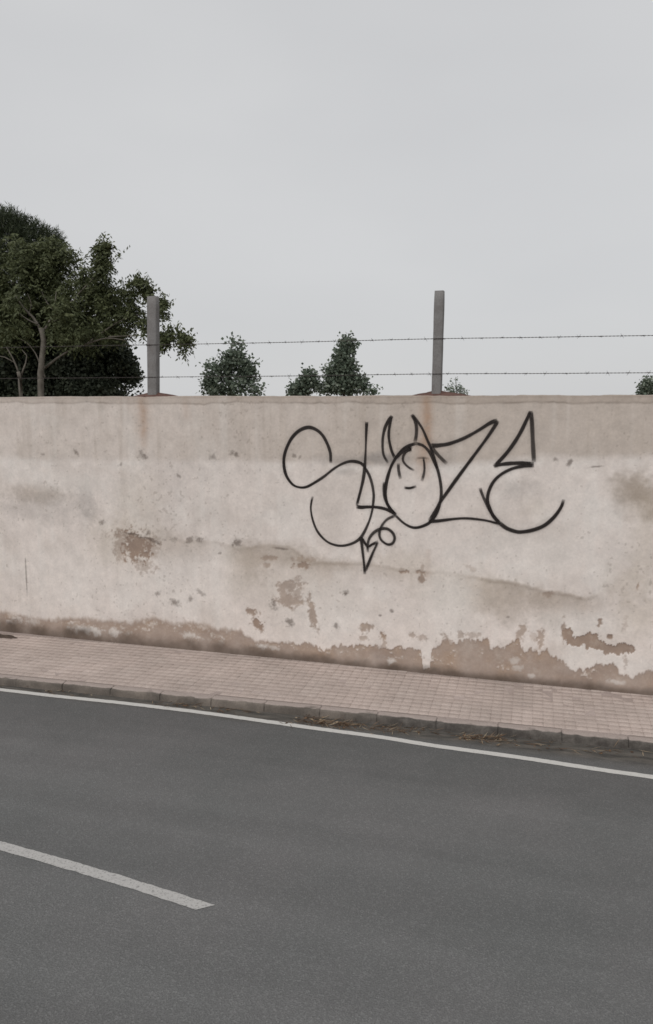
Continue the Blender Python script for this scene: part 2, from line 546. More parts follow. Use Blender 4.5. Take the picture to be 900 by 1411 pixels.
KW = 0.125                                       # kerb stone width
ka = math.atan2(KU[1], KU[0])
def pixel(p):
    d = np.asarray(p) - [0, 0, EYE]
    zc = d[1] * cp - d[2] * sp
    return CX + F * d[0] / zc, CY - F * (d[1] * sp + d[2] * cp) / zc
extra = MB()
cnt = 0
for r in range(7):
    for k in range(-70, 60):
        c = kpt(np.array((k + 0.5) * TS), np.array(-(KW + 0.006 + (r + 0.5) * TS)), np.array(PAVE_Z))
        dw = np.dot(c - A, N)                    # distance in front of the wall
        if dw < -0.06: continue
        x, y = pixel(c)
        dz = max(0.0, 0.0026 * (vnoise(np.array(k * 0.31), np.array(r * 0.37), 3)) + random.uniform(-0.0008, 0.0016) + 0.0006)
        near = -25 < x < 925 and c[1] > 2
        tx, ty = random.uniform(-0.009, 0.009), random.uniform(-0.009, 0.009)
        if near:
            o = bpy.data.objects.new('paver', random.choice(pavers))
            o.location = (c[0], c[1], c[2] + dz)
            o.rotation_euler = (tx, ty, ka + random.choice((0, 1, 2, 3)) * math.pi / 2 + random.uniform(-0.006, 0.006))
            link(o, pav); cnt += 1
        elif abs(k) < 60:
            h = TS / 2 - 0.0025
            q = [c + KU * a * h + KN * b_ * h + np.array([0, 0, dz]) for a, b_ in ((-1, 1), (1, 1), (1, -1), (-1, -1))]
            extra.add(q + [p - [0, 0, 0.02] for p in q], [(0, 1, 2, 3)] + [(i_, 4 + i_, 4 + (i_ + 1) % 4, (i_ + 1) % 4) for i_ in range(4)])
print('pavers', cnt)
tag(add_obj('paver_field', extra.mesh('paver_field', M_TILE), pav), kind='stuff')

# kerb: bedding strip with single stones on it
kb = MB()
a_ = kpt(np.array([s0, s1, s1, s0]), np.array([-0.004, -0.004, -KW, -KW]), np.array([0.012] * 4))
kb.add(np.concatenate([a_, a_ - [0, 0, 0.07]]), [(0, 1, 2, 3), (0, 4, 5, 1)])
kerb = add_obj('kerb', kb.mesh('kerb', M_KERB)); tag(kerb, kind='structure')
KL = 0.60
def kerb_mesh(seed):
    n = 31
    xs = np.linspace(-KL / 2 + 0.0015, KL / 2 - 0.0015, n)
    # profile: offset towards lane, height
    prof = np.array([(0.006, -0.03), (0.002, 0.03), (0.0, 0.075), (-0.006, 0.092), (-0.020, 0.103), (-0.036, 0.1055), (-0.085, 0.106), (-KW, 0.105), (-KW, 0.05)])
    prof[:, 1] = np.where(prof[:, 1] > 0, prof[:, 1] * PAVE_Z / 0.105, prof[:, 1])
    m = len(prof)
    v = np.zeros((n, m, 3))
    X, Pq = np.meshgrid(xs, np.arange(m), indexing='ij')
    v[..., 0] = X
    v[..., 1] = -prof[None, :, 0]; v[..., 2] = prof[None, :, 1]
    chip = np.clip(fbm(X * 6 + seed * 7, Pq * 0.25, 3, seed) - 0.18, 0, 1)
    edge = np.array([0, .2, .6, 1, 1, .6, .1, 0, 0])[None, :]
    v[..., 1] += 0.028 * chip * edge
    v[..., 2] -= 0.024 * chip * edge
    v[..., 1] += 0.003 * fbm(X * 22, Pq * 0.8, 3, seed + 5) * (Pq < 6)
    v[..., 2] += 0.002 * fbm(X * 22, Pq * 0.8, 3, seed + 9) * (Pq > 1)
    endr = (np.abs(xs) > KL / 2 - 0.012)
    v[endr, :, 2] -= 0.002; v[endr, :6, 1] += 0.002
    i = (np.arange(m - 1)[None, :] + m * np.arange(n - 1)[:, None]).ravel()
    f = np.stack([i, i + m, i + m + 1, i + 1], 1)[:, ::-1]
    ends = [np.arange(m)[None, :], (m * (n - 1) + np.arange(m)[::-1])[None, :]]
    return mesh_np('kerb_stone', v.reshape(-1, 3), [f] + ends, M_KERB, False)
kms = [kerb_mesh(k) for k in range(6)]
for k in range(-22, 22):
    c = kpt(np.array((k + 0.37) * KL), np.array(random.uniform(-0.006, 0.004)), np.array(random.uniform(-0.004, 0.003)))
    o = bpy.data.objects.new('kerb_stone', kms[(k * 5) % 6] if random.random() < 0.6 else random.choice(kms))
    o.location = c
    o.rotation_euler = (0, 0, ka + random.uniform(-0.006, 0.006))
    link(o, kerb)

# ------------------------------------------------------------------ boundary wall
fine = 0.0085
sv = np.concatenate([np.linspace(S_L - 9, S_L - 0.05, 180), np.arange(S_L, S_R, fine), np.linspace(S_R + 0.05, S_R + 7, 140)])
zv = np.concatenate([[-0.05, 0.06], np.arange(PAVE_Z - 0.01, TOPZ - 0.004, fine), [TOPZ]])
S, Z = np.meshgrid(sv, zv)
PM = 118.0                                        # photo pixels per metre on the wall, roughly
def lscale(px):                                   # local pixels per metre
    a, b = on_wall(px - 5, 700)[0], on_wall(px + 5, 700)[0]
    z1, z2 = on_wall(px, 695)[1], on_wall(px, 705)[1]
    return 10 / (b - a), 10 / (z1 - z2)
n_big = fbm(S * 1.1, Z * 1.3, 4, 11)
n_mid = fbm(S * 4.5, Z * 5, 4, 12)
n_fine = fbm(S * 17, Z * 17, 4, 13, 0.6)
n_tiny = fbm(S * 42, Z * 42, 3, 14, 0.6)
n_drip = fbm(S * 11, Z * 0.8, 4, 15, 0.6)
n_blk = fbm(S * 26, Z * 7, 3, 16, 0.65)

def blob(px, py, rx, ry, rot=0, soft=0.25, rag=0.5, nz=None):
    sx, sz = lscale(px)
    cs, cz = on_wall(px, py)
    x, z = (S - cs) * sx, (Z - cz) * sz
    a = math.radians(rot)
    xr, zr = x * math.cos(a) - z * math.sin(a), x * math.sin(a) + z * math.cos(a)
    r = np.sqrt((xr / rx) ** 2 + (zr / ry) ** 2)
    nn = (0.6 * n_fine + 0.4 * n_tiny) if nz is None else nz
    return 1 - sstep(1 - soft, 1 + soft, r + rag * nn * 1.6)
def line_z(pts):
    w = np.array([on_wall(x, y) for x, y in pts])
    return np.interp(S, w[:, 0], w[:, 1])
def lay(col, m, c):
    m = np.clip(m, 0, 1)[..., None]
    return col * (1 - m) + np.array(c) * m

WASH, UPPER, BARE, DAMP = (0.680, 0.618, 0.578), (0.490, 0.428, 0.378), (0.292, 0.213, 0.165), (0.088, 0.066, 0.053)
GRIME, OCHRE, WHITE, SMUDGE, RUST, SPOT = (0.355, 0.296, 0.245), (0.50, 0.435, 0.36), (0.725, 0.690, 0.655), (0.30, 0.275, 0.26), (0.40, 0.275, 0.20), (0.13, 0.105, 0.088)
col = np.ones(S.shape + (3,)) * np.array(WASH)
col = lay(col, 0.55 * sstep(-0.1, 0.7, n_big), (0.575, 0.522, 0.490))
col = lay(col, 0.50 * sstep(0.0, 0.6, fbm(S * 1.9, Z * 2.2, 3, 21)), (0.55, 0.495, 0.455))
col = lay(col, 0.38 * sstep(0.05, 0.55, fbm(S * 3.2, Z * 3.0, 4, 22)), WHITE)
# upper band, poured later, warmer and dirtier
zb = line_z([(-400, 632), (0, 630), (150, 633), (330, 634), (450, 637), (560, 641), (640, 640), (700, 634), (745, 630), (800, 633), (850, 630), (900, 626), (1200, 624)])
up = sstep(-0.06, 0.06, Z - zb + 0.05 * n_mid + 0.04 * n_big + 0.02 * n_fine)
px_frac = np.clip((S - S_L) / (S_R - S_L), 0, 1)
col = lay(col, up * (0.38 + 0.50 * sstep(0.2, 0.75, px_frac) + 0.15 * n_big), UPPER)
col = lay(col, up * 0.16 * sstep(0.1, 0.6, n_drip), (0.37, 0.315, 0.265))
col = lay(col, up * 0.30 * sstep(0.0, 0.6, n_mid), (0.40, 0.35, 0.31))
under = sstep(-0.20, -0.03, Z - zb + 0.03 * n_mid) * (1 - up)
col = lay(col, under * 0.5 * sstep(-0.2, 0.4, n_mid), WHITE)
# streaks running down the whole face
col = lay(col, 0.09 * sstep(0.1, 0.6, n_drip), GRIME)
col = lay(col, 0.25 * sstep(0.15, 0.6, fbm(S * 7, Z * 0.5, 3, 23)), WHITE)
# the old seam crossing the face, dirt hanging below it
zs = line_z([(-300, 755), (150, 735), (235, 742), (300, 748), (330, 757), (365, 752), (400, 755), (430, 774), (500, 776), (560, 786), (610, 789), (660, 797), (700, 801), (750, 814), (785, 820), (808, 826), (830, 819), (870, 800), (900, 790), (1200, 760)])
seam_on = np.interp(S, [on_wall(x, 780)[0] for x in (120, 240, 320, 360, 430, 500, 560, 640, 720, 800, 835, 860)],
                    [0, 0.15, 0.6, 0.7, 0.75, 0.5, 0.45, 0.6, 0.8, 1.0, 0.4, 0])
dzs = Z - zs + 0.02 * n_mid + 0.012 * n_fine
col = lay(col, seam_on * (1 - sstep(0.0, 0.035, dzs)) * sstep(-0.30, -0.01, dzs) * (0.55 + 0.5 * n_mid), GRIME)
col = lay(col, seam_on * np.exp(-((dzs + 0.012) / 0.018) ** 2) * (0.40 + 0.45 * n_mid), (0.23, 0.19, 0.16))
# soft stains
for (px, py, rx, ry, k, c) in [(875, 672, 32, 20, 0.75, GRIME), (893, 680, 24, 12, 0.5, GRIME), (898, 706, 14, 16, 0.75, GRIME), (870, 690, 14, 26, 0.35, GRIME),
                               (48, 681, 36, 11, 0.55, GRIME), (118, 690, 9, 26, 0.35, SMUDGE), (60, 700, 50, 20, 0.25, SMUDGE), (168, 752, 42, 30, 0.40, OCHRE), (190, 700, 30, 45, 0.25, OCHRE),
                               (240, 750, 34, 22, 0.38, GRIME), (345, 772, 22, 24, 0.55, GRIME), (390, 765, 44, 14, 0.40, GRIME), (330, 790, 20, 30, 0.25, OCHRE),
                               (455, 776, 40, 8, 0.40, GRIME), (520, 632, 34, 8, 0.70, SMUDGE), (470, 634, 22, 7, 0.40, SMUDGE), (475, 650, 12, 5, 0.35, SMUDGE),
                               (615, 635, 14, 16, 0.25, SMUDGE), (640, 650, 50, 12, 0.35, WHITE), (720, 672, 22, 12, 0.28, SMUDGE), (740, 700, 18, 14, 0.25, OCHRE),
                               (650, 815, 60, 30, 0.38, OCHRE), (700, 830, 40, 26, 0.45, GRIME), (760, 838, 44, 22, 0.35, GRIME), (870, 800, 30, 22, 0.35, OCHRE), (890, 740, 20, 60, 0.30, OCHRE),
                               (560, 778, 40, 16, 0.35, OCHRE), (405, 800, 60, 40, 0.20, OCHRE), (800, 690, 40, 30, 0.25, WHITE), (620, 830, 30, 50, 0.55, WHITE), (830, 912, 52, 16, 0.65, WHITE),
                               (800, 858, 70, 14, 0.40, WHITE), (460, 840, 60, 35, 0.40, WHITE), (250, 800, 70, 40, 0.35, WHITE), (90, 800, 80, 40, 0.30, WHITE), (735, 760, 90, 30, 0.35, WHITE),
                               (880, 850, 26, 30, 0.35, OCHRE), (105, 665, 60, 12, 0.3, WHITE), (30, 650, 30, 12, 0.35, WHITE)]:
    col = lay(col, k * blob(px, py, rx, ry, soft=0.75, rag=0.45, nz=0.6 * n_mid + 0.6 * n_fine), c)
# rust below the posts
for px, w_, y0, y1, k in [(590, 6.0, 540, 628, 0.85), (586, 9, 560, 665, 0.42), (584, 12, 628, 668, 0.30), (197, 5.0, 545, 628, 0.55), (196, 12, 545, 610, 0.25), (257, 5, 545, 585, 0.25), (178, 4, 545, 575, 0.2), (590, 4, 780, 800, 0.2)]:
    sx, sz = lscale(px)
    c0, z0 = on_wall(px, y0); z1 = on_wall(px, y1)[1]
    m = np.exp(-((S - c0 + 0.010 * fbm(S * 0, Z * 5, 3, 31)) * sx / w_) ** 2) * sstep(z1, z1 + 0.35 * (z0 - z1), Z) * (Z < z0 + 0.2)
    col = lay(col, k * m * (0.85 + 0.5 * n_fine), RUST)
# browner coping band, darker along its lower edge and top rim
zc = TOPZ - 0.078 + 0.034 * fbm(S * 2.2, Z * 0, 5, 41, 0.65)
cope = sstep(-0.010, 0.012, Z - zc + 0.01 * n_fine)
col = lay(col, 0.35 * cope, (0.31, 0.25, 0.205))
col = lay(col, 0.38 * np.exp(-((Z - zc) / 0.010) ** 2) * sstep(-0.3, 0.5, n_mid + 0.6 * (px_frac - 0.5)), (0.20, 0.16, 0.13))
col = lay(col, 0.5 * sstep(TOPZ - 0.03, TOPZ, Z + 0.01 * n_fine), (0.24, 0.195, 0.16))
# bare render: bottom strip, islands
zbar = line_z([(-600, 800), (-200, 826), (0, 842), (30, 848), (60, 853), (100, 851), (150, 854), (175, 858), (200, 853), (215, 851), (235, 859), (270, 858), (300, 866), (330, 869), (345, 879), (358, 884),
               (400, 885), (435, 887), (440, 895), (446, 900), (452, 892), (500, 889), (560, 893), (580, 895), (583, 921), (592, 921), (595, 894), (605, 886), (610, 883), (630, 886), (633, 881), (672, 882), (675, 891),
               (700, 891), (714, 877), (719, 896), (745, 897), (752, 893), (758, 903), (770, 906), (785, 919), (800, 923), (815, 919), (845, 913), (853, 926), (870, 935), (888, 926), (905, 920), (1200, 930)])
left_soft = 1 - sstep(0.35, 0.6, px_frac)
db = zbar - Z + (0.030 + 0.03 * (1 - left_soft)) * n_blk + 0.022 * n_fine + 0.012 * n_tiny + 0.02 * left_soft * n_mid
bare = sstep(-0.014 - 0.035 * left_soft, 0.018 + 0.035 * left_soft, db) * (0.90 + 0.22 * n_mid)
hole = sstep(0.30, 0.50, n_tiny * 0.4 + n_fine * 0.5 + n_mid * 0.4) * 0.6
bare *= 1 - hole * sstep(PAVE_Z + 0.10, PAVE_Z + 0.16, Z)
isl = np.zeros_like(S)
poly = [(776, 865), (785, 866), (790, 878), (800, 875), (812, 870), (822, 873), (829, 886), (845, 887), (862, 886), (877, 894), (871, 902), (856, 900), (840, 898), (820, 898), (800, 890), (785, 888), (777, 880)]
pw = np.array([on_wall(x, y) for x, y in poly])
Sj, Zj = S + 0.020 * n_blk + 0.014 * n_tiny, Z + 0.060 * n_blk + 0.026 * n_fine
for i in range(len(pw)):
    (xa, za), (xb, zb_) = pw[i], pw[i - 1]
    cond = ((za > Zj) != (zb_ > Zj)) & (Sj < (xb - xa) * (Zj - za) / (zb_ - za + 1e-12) + xa)
    isl = np.where(cond, 1 - isl, isl)
marks = [(188, 755, 15, 17, 0, 1.0), (180, 742, 20, 6, 8, 0.75), (205, 745, 12, 5, 20, 0.75), (200, 778, 13, 8, 0, 0.5), (166, 752, 8, 16, 0, 0.55), (212, 756, 5, 14, 0, 0.4),
         (400, 808, 14, 6, 0, 0.7), (390, 818, 5, 14, 0, 0.7), (400, 829, 13, 7, 0, 0.75), (410, 816, 5, 14, 0, 0.6), (400, 817, 10, 10, 0, 0.35), (417, 779, 11, 3.5, -8, 0.85), (419, 772, 12, 4, 0, 0.45), (370, 769, 7, 3, 0, 0.6), (368, 779, 6, 2.5, 0, 0.55),
         (430, 845, 4, 18, -12, 0.8), (348, 844, 8, 4.5, 15, 0.9), (353, 860, 10, 5, 42, 1.1), (557, 788, 6, 2.5, 5, 0.9), (582, 795, 6, 7, 0, 0.85), (582, 783, 2, 7, 0, 0.5), (503, 863, 8, 4.5, 0, 0.8), (500, 879, 5, 4, 0, 0.6),
         (529, 878, 4, 5, 0, 1.0), (529, 888, 3, 7, 0, 0.6), (568, 876, 5, 4, 0, 0.6), (580, 878, 7, 3, 0, 0.55), (827, 858, 2.6, 6, 15, 0.9), (840, 878, 3, 3, 0, 1.0), (862, 862, 3, 8, 0, 0.35), (879, 808, 1.5, 4, 10, 0.8), (777, 871, 3, 12, 0, 0.8),
         (718, 872, 5, 8, 20, 0.7), (745, 880, 4, 13, 0, 0.75), (736, 878, 5, 5, 0, 0.4), (635, 876, 4, 4, 0, 0.6), (652, 876, 10, 3, 0, 0.5), (614, 888, 6, 12, 0, 0.7), (862, 912, 3, 8, 0, 0.5), (650, 783, 7, 3, 20, 0.3), (755, 818, 8, 4, 0, 0.5)]
bm = np.zeros_like(S)
for px, py, rx, ry, rot, k in marks:
    bm = np.maximum(bm, min(k, 1.0) * blob(px, py, rx * 1.15, ry * 1.15, rot, soft=0.42, rag=1.15))
loss = np.maximum(np.maximum(bare, isl), bm)
bcol = np.ones(S.shape + (3,)) * np.array(BARE)
bcol = lay(bcol, 0.6 * sstep(-0.1, 0.5, n_mid), (0.365, 0.272, 0.205))
bcol = lay(bcol, 0.6 * sstep(0.0, 0.5, fbm(S * 2.2, Z * 4, 3, 51)), (0.25, 0.185, 0.15))
bcol = lay(bcol, 0.35 * sstep(0.1, 0.5, n_fine), (0.38, 0.32, 0.27))
col = col * (1 - loss[..., None] * 0.93) + bcol * loss[..., None] * 0.93
col = lay(col, 0.35 * left_soft * sstep(0.1, 0.6, n_mid + 0.6 * n_fine + 0.4 * n_tiny) * bare * sstep(PAVE_Z + 0.08, PAVE_Z + 0.14, Z), WHITE)
for px, py, rx, ry, k in [(122, 869, 14, 4, 0.8), (157, 872, 6, 4, 0.7), (262, 876, 8, 3, 0.6), (362, 892, 5, 3, 0.8), (377, 893, 5, 2, 0.5), (540, 911, 4, 3, 0.7), (708, 911, 5, 3.5, 0.45), (714, 921, 5, 2.5, 0.4), (733, 931, 3, 3, 0.5), (850, 940, 8, 2, 0.5), (45, 857, 6, 3, 0.4)]:
    col = lay(col, k * blob(px, py, rx * 1.2, ry * 1.2, soft=0.8, rag=1.5), WHITE)
# damp line at the foot (splash dirt kept there by the pavement)
dmp = 1 - sstep(PAVE_Z + 0.02, PAVE_Z + 0.125 + 0.09 * left_soft, Z - 0.05 * n_mid * (0.5 + left_soft) - 0.02 * n_fine)
col = lay(col, dmp * (0.80 + 0.25 * n_mid), DAMP)
# small dark pits
for px, py, r_ in [(240, 743, 3), (259, 743, 3.4), (276, 743, 3.2), (204, 735, 3), (141, 720, 2.2), (217, 818, 3.2), (240, 830, 4), (276, 817, 3), (227, 744, 2), (197, 626, 4), (60, 626, 2), (105, 623, 2.6), (294, 630, 3), (320, 625, 3),
                  (326, 627, 2.5), (405, 628, 3), (413, 630, 2), (247, 656, 2), (476, 818, 3.2), (540, 842, 2), (304, 762, 2), (327, 748, 3), (765, 633, 2.4), (785, 638, 3), (400, 857, 5), (378, 834, 4), (504, 786, 2), (524, 848, 2), (700, 850, 2), (464, 864, 3), (228, 727, 1.6), (166, 640, 2), (262, 826, 3)]:
    col = lay(col, (0.45 + 0.3 * random.random()) * blob(px, py, r_ * random.uniform(0.9, 1.5), r_ * random.uniform(0.6, 1.0), random.uniform(-60, 60), soft=0.8, rag=1.3), SPOT)
for px, py, rx, ry, rot in [(387, 756, 10, 1.4, 5), (477, 818, 4, 1.2, -10), (36, 792, 0.9, 28, 0), (822, 643, 8, 1.1, -6), (200, 741, 12, 1.6, 6), (215, 747, 7, 2.2, 18), (185, 736, 14, 1.2, 4)]:
    col = lay(col, 0.6 * blob(px, py, rx, ry, rot, soft=0.5, rag=0.5), SPOT)
speck = sstep(0.70, 0.82, fbm(S * 30, Z * 30, 2, 61) + 0.30 * n_big + 0.12)
col = lay(col, 0.35 * speck * (1 - loss), (0.28, 0.235, 0.20))
col *= (1 + 0.05 * n_tiny + 0.05 * n_fine + 0.045 * n_mid)[..., None]

disp = 0.006 * n_big + 0.0025 * n_mid + 0.0008 * n_fine
disp += 0.003 * up + 0.005 * cope
lc_ = np.clip(loss, 0, 1); disp += 0.0035 * 4 * lc_ * (1 - lc_)
disp -= 0.011 * loss * (1 - 0.4 * left_soft)
disp += 0.010 * (1 - sstep(PAVE_Z, PAVE_Z + 0.10, Z)) * (1 + n_mid)
disp[-1] -= 0.012
Zg = Z.copy()
Zg[-1] += (0.010 * fbm(S[-1] * 2.1, S[-1] * 0, 4, 71) + 0.004 * fbm(S[-1] * 14, S[-1] * 0, 3, 72))
V = wpt(S, Zg, disp).reshape(-1, 3)
nxw, nzw = len(sv), len(zv)
i = (np.arange(nxw - 1)[None, :] + nxw * np.arange(nzw - 1)[:, None]).ravel()
fq = np.stack([i, i + 1, i + nxw + 1, i + nxw], 1)
TH = 0.24
top = np.arange(nxw) + nxw * (nzw - 1)
back_t = wpt(sv, Zg[-1] + 0.004, np.full(nxw, -TH)); back_b = wpt(sv, np.full(nxw, -0.05), np.full(nxw, -TH))
nb = len(V)
V = np.concatenate([V, back_t, back_b])
j = np.arange(nxw - 1)
f2 = np.stack([top[:-1], top[1:], nb + j + 1, nb + j], 1)
f3 = np.stack([nb + j, nb + j + 1, nb + nxw + j + 1, nb + nxw + j], 1)
wme = mesh_np('boundary_wall', V, [np.concatenate([fq, f2, f3])], M_WALL, True)
ca = np.concatenate([col.reshape(-1, 3), np.ones((2 * nxw, 3)) * np.array(UPPER) * 0.8])
pt_attr(wme, 'stain', np.clip(ca, 0.02, 0.82))
wall = add_obj('boundary_wall', wme)
tag(wall, 'long weathered off-white plastered wall with peeling foot and black graffiti', 'wall')

# ------------------------------------------------------------------ graffiti, sprayed on the wall
isv = np.interp
def disp_at(s, z):
    fi = np.clip(np.interp(s, sv, np.arange(nxw)), 0, nxw - 1.001); fz = np.clip(np.interp(z, zv, np.arange(nzw)), 0, nzw - 1.001)
    a, b = fi.astype(int), fz.astype(int)
    return np.maximum.reduce([disp[b, a], disp[b + 1, a], disp[b, a + 1], disp[b + 1, a + 1]])
stroke_no = [0]
def strokes(name, label, defs, parent):
    Vs, Fs, Cs, n0 = [], [], [], 0
    for pts, width, dens in defs:
        stroke_no[0] += 1
        w = np.array([on_wall(x, y) for x, y in pts])
        c = catmull(w, 0.010)
        n = len(c)
        t = np.gradient(c, axis=0); t /= np.linalg.norm(t, axis=1)[:, None] + 1e-9
        nr = np.stack([-t[:, 1], t[:, 0]], 1)
        d = np.cumsum(np.r_[0, np.linalg.norm(np.diff(c, axis=0), axis=1)])
        wd = 0.70 * width / PM * (1.04 + 0.50 * fbm(d * 3.4, d * 0 + stroke_no[0] * 7.7, 3, 81))
        wd = np.broadcast_to(wd, (n,))
        cov = dens * (1 + 0.22 * fbm(d * 2.2, d * 0 + stroke_no[0] * 3, 3, 82))
        tail = np.minimum(np.clip(d / 0.03, 0, 1), np.clip((d[-1] - d) / 0.05, 0, 1))
        cov = cov * (0.25 + 0.75 * tail)
        lanes = [(-1.7, 0.0), (-0.64, 0.07), (-0.50, 0.88), (-0.25, 1.0), (0.25, 1.0), (0.50, 0.88), (0.64, 0.07), (1.7, 0.0)]
        off = 0.0016 + 0.00022 * stroke_no[0]
        for q, a in lanes:
            p = c + nr * (q * wd)[:, None]
            Vs.append(wpt(p[:, 0], p[:, 1], disp_at(p[:, 0], p[:, 1]) + off))
            Cs.append(np.clip(a * cov, 0, 1))
        j = np.arange(n - 1)
        for q in range(len(lanes) - 1):
            b0, b1 = n0 + q * n, n0 + (q + 1) * n
            Fs.append(np.stack([b0 + j, b0 + j + 1, b1 + j + 1, b1 + j], 1))
        n0 += n * len(lanes)
    me = mesh_np(name, np.concatenate(Vs), np.concatenate(Fs), M_SPRAY, True)
    pt_attr(me, 'cover', np.concatenate(Cs))
    o = add_obj(name, me, parent)
    tag(o, label)
    return o
W0 = 5.0
strokes('painted_letter', 'sprayed looping letter S', [
    ([(456, 638), (455, 622), (448, 605), (440, 595), (430, 589.5), (421, 589.5), (411, 594.5), (402, 604), (395, 618), (391.5, 632), (392, 646), (396, 658), (404, 668), (413, 671.5), (422, 671), (432, 666),
      (446, 657), (460, 646), (473, 638.5), (485, 635.5), (497, 638), (504, 645)], W0, 0.95),
    ([(502, 643), (508, 653), (512, 664), (514.5, 676), (515, 686), (513, 703), (508.5, 719), (501, 735), (495, 743), (485, 749), (472, 752), (460, 750.5), (449, 745), (438, 733), (431.5, 718), (428.5, 703), (429, 693), (431, 684)], 4.4, 0.84)], wall)
strokes('painted_letter', 'sprayed letter L', [
    ([(505.7, 581), (504.8, 600), (504.2, 620), (503, 640), (501, 658), (497, 676), (491.5, 697)], W0, 0.93),
    ([(491, 698), (498, 699), (507, 698.5), (520, 699), (533, 702), (546, 709)], W0 + 0.6, 1.0)], wall)
letter_o = strokes('painted_letter', 'sprayed oval letter O with two horns', [
    ([(573, 611), (562, 615), (553, 622), (545, 632), (539, 643), (535, 655), (532, 668), (531, 680), (533, 692), (538, 701), (546, 710)], W0 + 0.6, 1.0),
    ([(544, 709), (555, 719.5), (565, 725.5), (574, 727), (585, 724), (593, 719), (600, 709), (605, 697), (608, 683), (607.5, 668), (604, 650), (599, 637), (592, 623), (584, 614.5), (576, 611.5), (571, 611.5)], 4.8, 0.9),
    ([(530, 664), (529, 675), (530.5, 687), (536, 698), (545, 708)], 4.6, 0.9),
    ([(541, 573), (536, 579), (531, 589), (528, 602), (527.5, 615), (529, 627), (535, 638)], 4.6, 0.86),
    ([(540, 573), (537, 588), (536, 601), (538, 614), (541, 624), (545, 632)], 4.6, 0.86),
    ([(567, 571), (571.5, 578), (574, 587), (574, 598), (572, 610)], 4.4, 0.84),
    ([(568, 571), (576, 581), (583, 592), (589, 606), (593, 615), (599, 632), (603, 645)], 4.6, 0.82),
    ([(595, 616), (604, 627), (616, 639)], 5.4, 0.78)], wall)
strokes('painted_face', 'sprayed fringe, two eyes and small mouth inside the oval', [
    ([(567, 619), (561, 621.5), (556.5, 627), (555.5, 634), (559, 640), (565, 645), (571, 648)], 4.4, 0.85),
    ([(549, 638), (549.5, 648), (552, 660)], 4.4, 0.72),
    ([(583.5, 630), (585, 641), (584.5, 651), (581.5, 663)], 4.6, 0.8),
    ([(546, 631), (552, 624.5), (560, 618.5), (568, 615)], 6.0, 0.95),
    ([(566, 616.5), (563, 619), (567, 620.5)], 4.6, 0.9),
    ([(574, 631.5), (583, 630.5), (592, 632)], 3.0, 0.35),
    ([(557, 671.8), (565, 672.4), (574, 669.8)], 3.9, 1.0)], letter_o)
strokes('painted_letter', 'sprayed sharp letter Z', [
    ([(593, 614), (605, 613.5), (620, 611), (640, 603.5), (660, 592.5), (676, 582.5), (686, 579)], W0 + 0.6, 1.0),
    ([(686, 579), (682, 587), (670, 605), (650, 632), (630, 659), (615, 680), (606, 693), (600, 704), (592, 717)], W0, 0.96),
    ([(607, 690), (604.5, 702), (598, 714), (591, 718)], 4.6, 0.85),
    ([(591, 718.5), (605, 717.5), (625, 715), (640, 714), (655, 715), (672, 717.5), (690, 722.5)], W0, 0.98)], wall)
strokes('painted_letter', 'sprayed letter E with a triangular top', [
    ([(731, 566), (726, 578), (715, 600), (700, 622), (681, 643)], W0, 0.98),
    ([(680.5, 642.5), (690, 640), (705, 638.3), (720, 638), (736, 639)], W0 + 0.6, 1.0),
    ([(731.5, 566), (733, 580), (734, 600), (735, 620), (736, 637)], W0, 0.86),
    ([(736, 641), (722, 642), (705, 646), (690, 654), (680, 664), (674, 676), (671.8, 688), (674, 698), (680, 711), (690, 722)], W0 + 0.2, 0.97),
    ([(661.5, 672), (665, 682), (670, 693), (677, 706), (690, 722)], 5.0, 0.84),
    ([(688, 720), (698, 727.5), (710, 732), (719, 732.8), (735, 730), (750, 724), (762, 714), (770, 704), (774.5, 696), (777, 688)], W0, 0.95)], wall)
strokes('painted_arrow', 'sprayed curling arrow pointing down', [
    ([(545, 710), (536, 714), (530, 719), (525, 727), (523, 735), (524.5, 742), (529, 747), (535, 750), (541, 748.5), (544, 742), (542, 735), (536, 729.5), (529, 728), (521, 730), (514, 735), (509, 742), (507, 750), (507, 761)], 4.4, 0.92),
    ([(498, 740), (503, 748), (507, 754.5)], 4.4, 0.95), ([(506.5, 754.5), (513, 750), (521.5, 746)], 4.4, 0.95),
    ([(521, 746.5), (513, 764), (504, 786)], 4.2, 0.92), ([(497.5, 739), (500, 760), (502, 778), (503, 791)], 4.8, 0.95)], wall)

# ------------------------------------------------------------------ fence posts with barbed wire on the wall
def on_plane(px, py, back):                       # point on a plane parallel to the wall, `back` metres behind its face
    d = ray(px, py); o = np.array([0, 0, EYE])
    t = (np.dot(A - o, N) - back) / np.dot(d, N)
    return o + d * t
BACK = 0.12
def box_beam(b, p0, p1, hw, hd, cham, capz=True):
    """square post with chamfered corners from p0 to p1; faces along U and N"""
    prof = [(-hw + cham, -hd), (hw - cham, -hd), (hw, -hd + cham), (hw, hd - cham), (hw - cham, hd), (-hw + cham, hd), (-hw, hd - cham), (-hw, -hd + cham)]
    nlev = 12
    vs = []
    for k in range(nlev + 1):
        c = p0 + (p1 - p0) * k / nlev
        sc = 1.0 if k < nlev else 0.93
        for (x, y) in prof:
            vs.append(c + U * (x * sc + random.uniform(-.0012, .0012)) + N * (y * sc + random.uniform(-.0012, .0012)))
    q = [(k * 8 + m_, k * 8 + (m_ + 1) % 8, (k + 1) * 8 + (m_ + 1) % 8, (k + 1) * 8 + m_) for k in range(nlev) for m_ in range(8)]
    vs.append(p1 + np.array([0, 0, 0.004]))
    t_ = [(len(vs) - 1, nlev * 8 + (m_ + 1) % 8, nlev * 8 + m_) for m_ in range(8)]
    b.add(vs, [x[::-1] for x in q], t_)
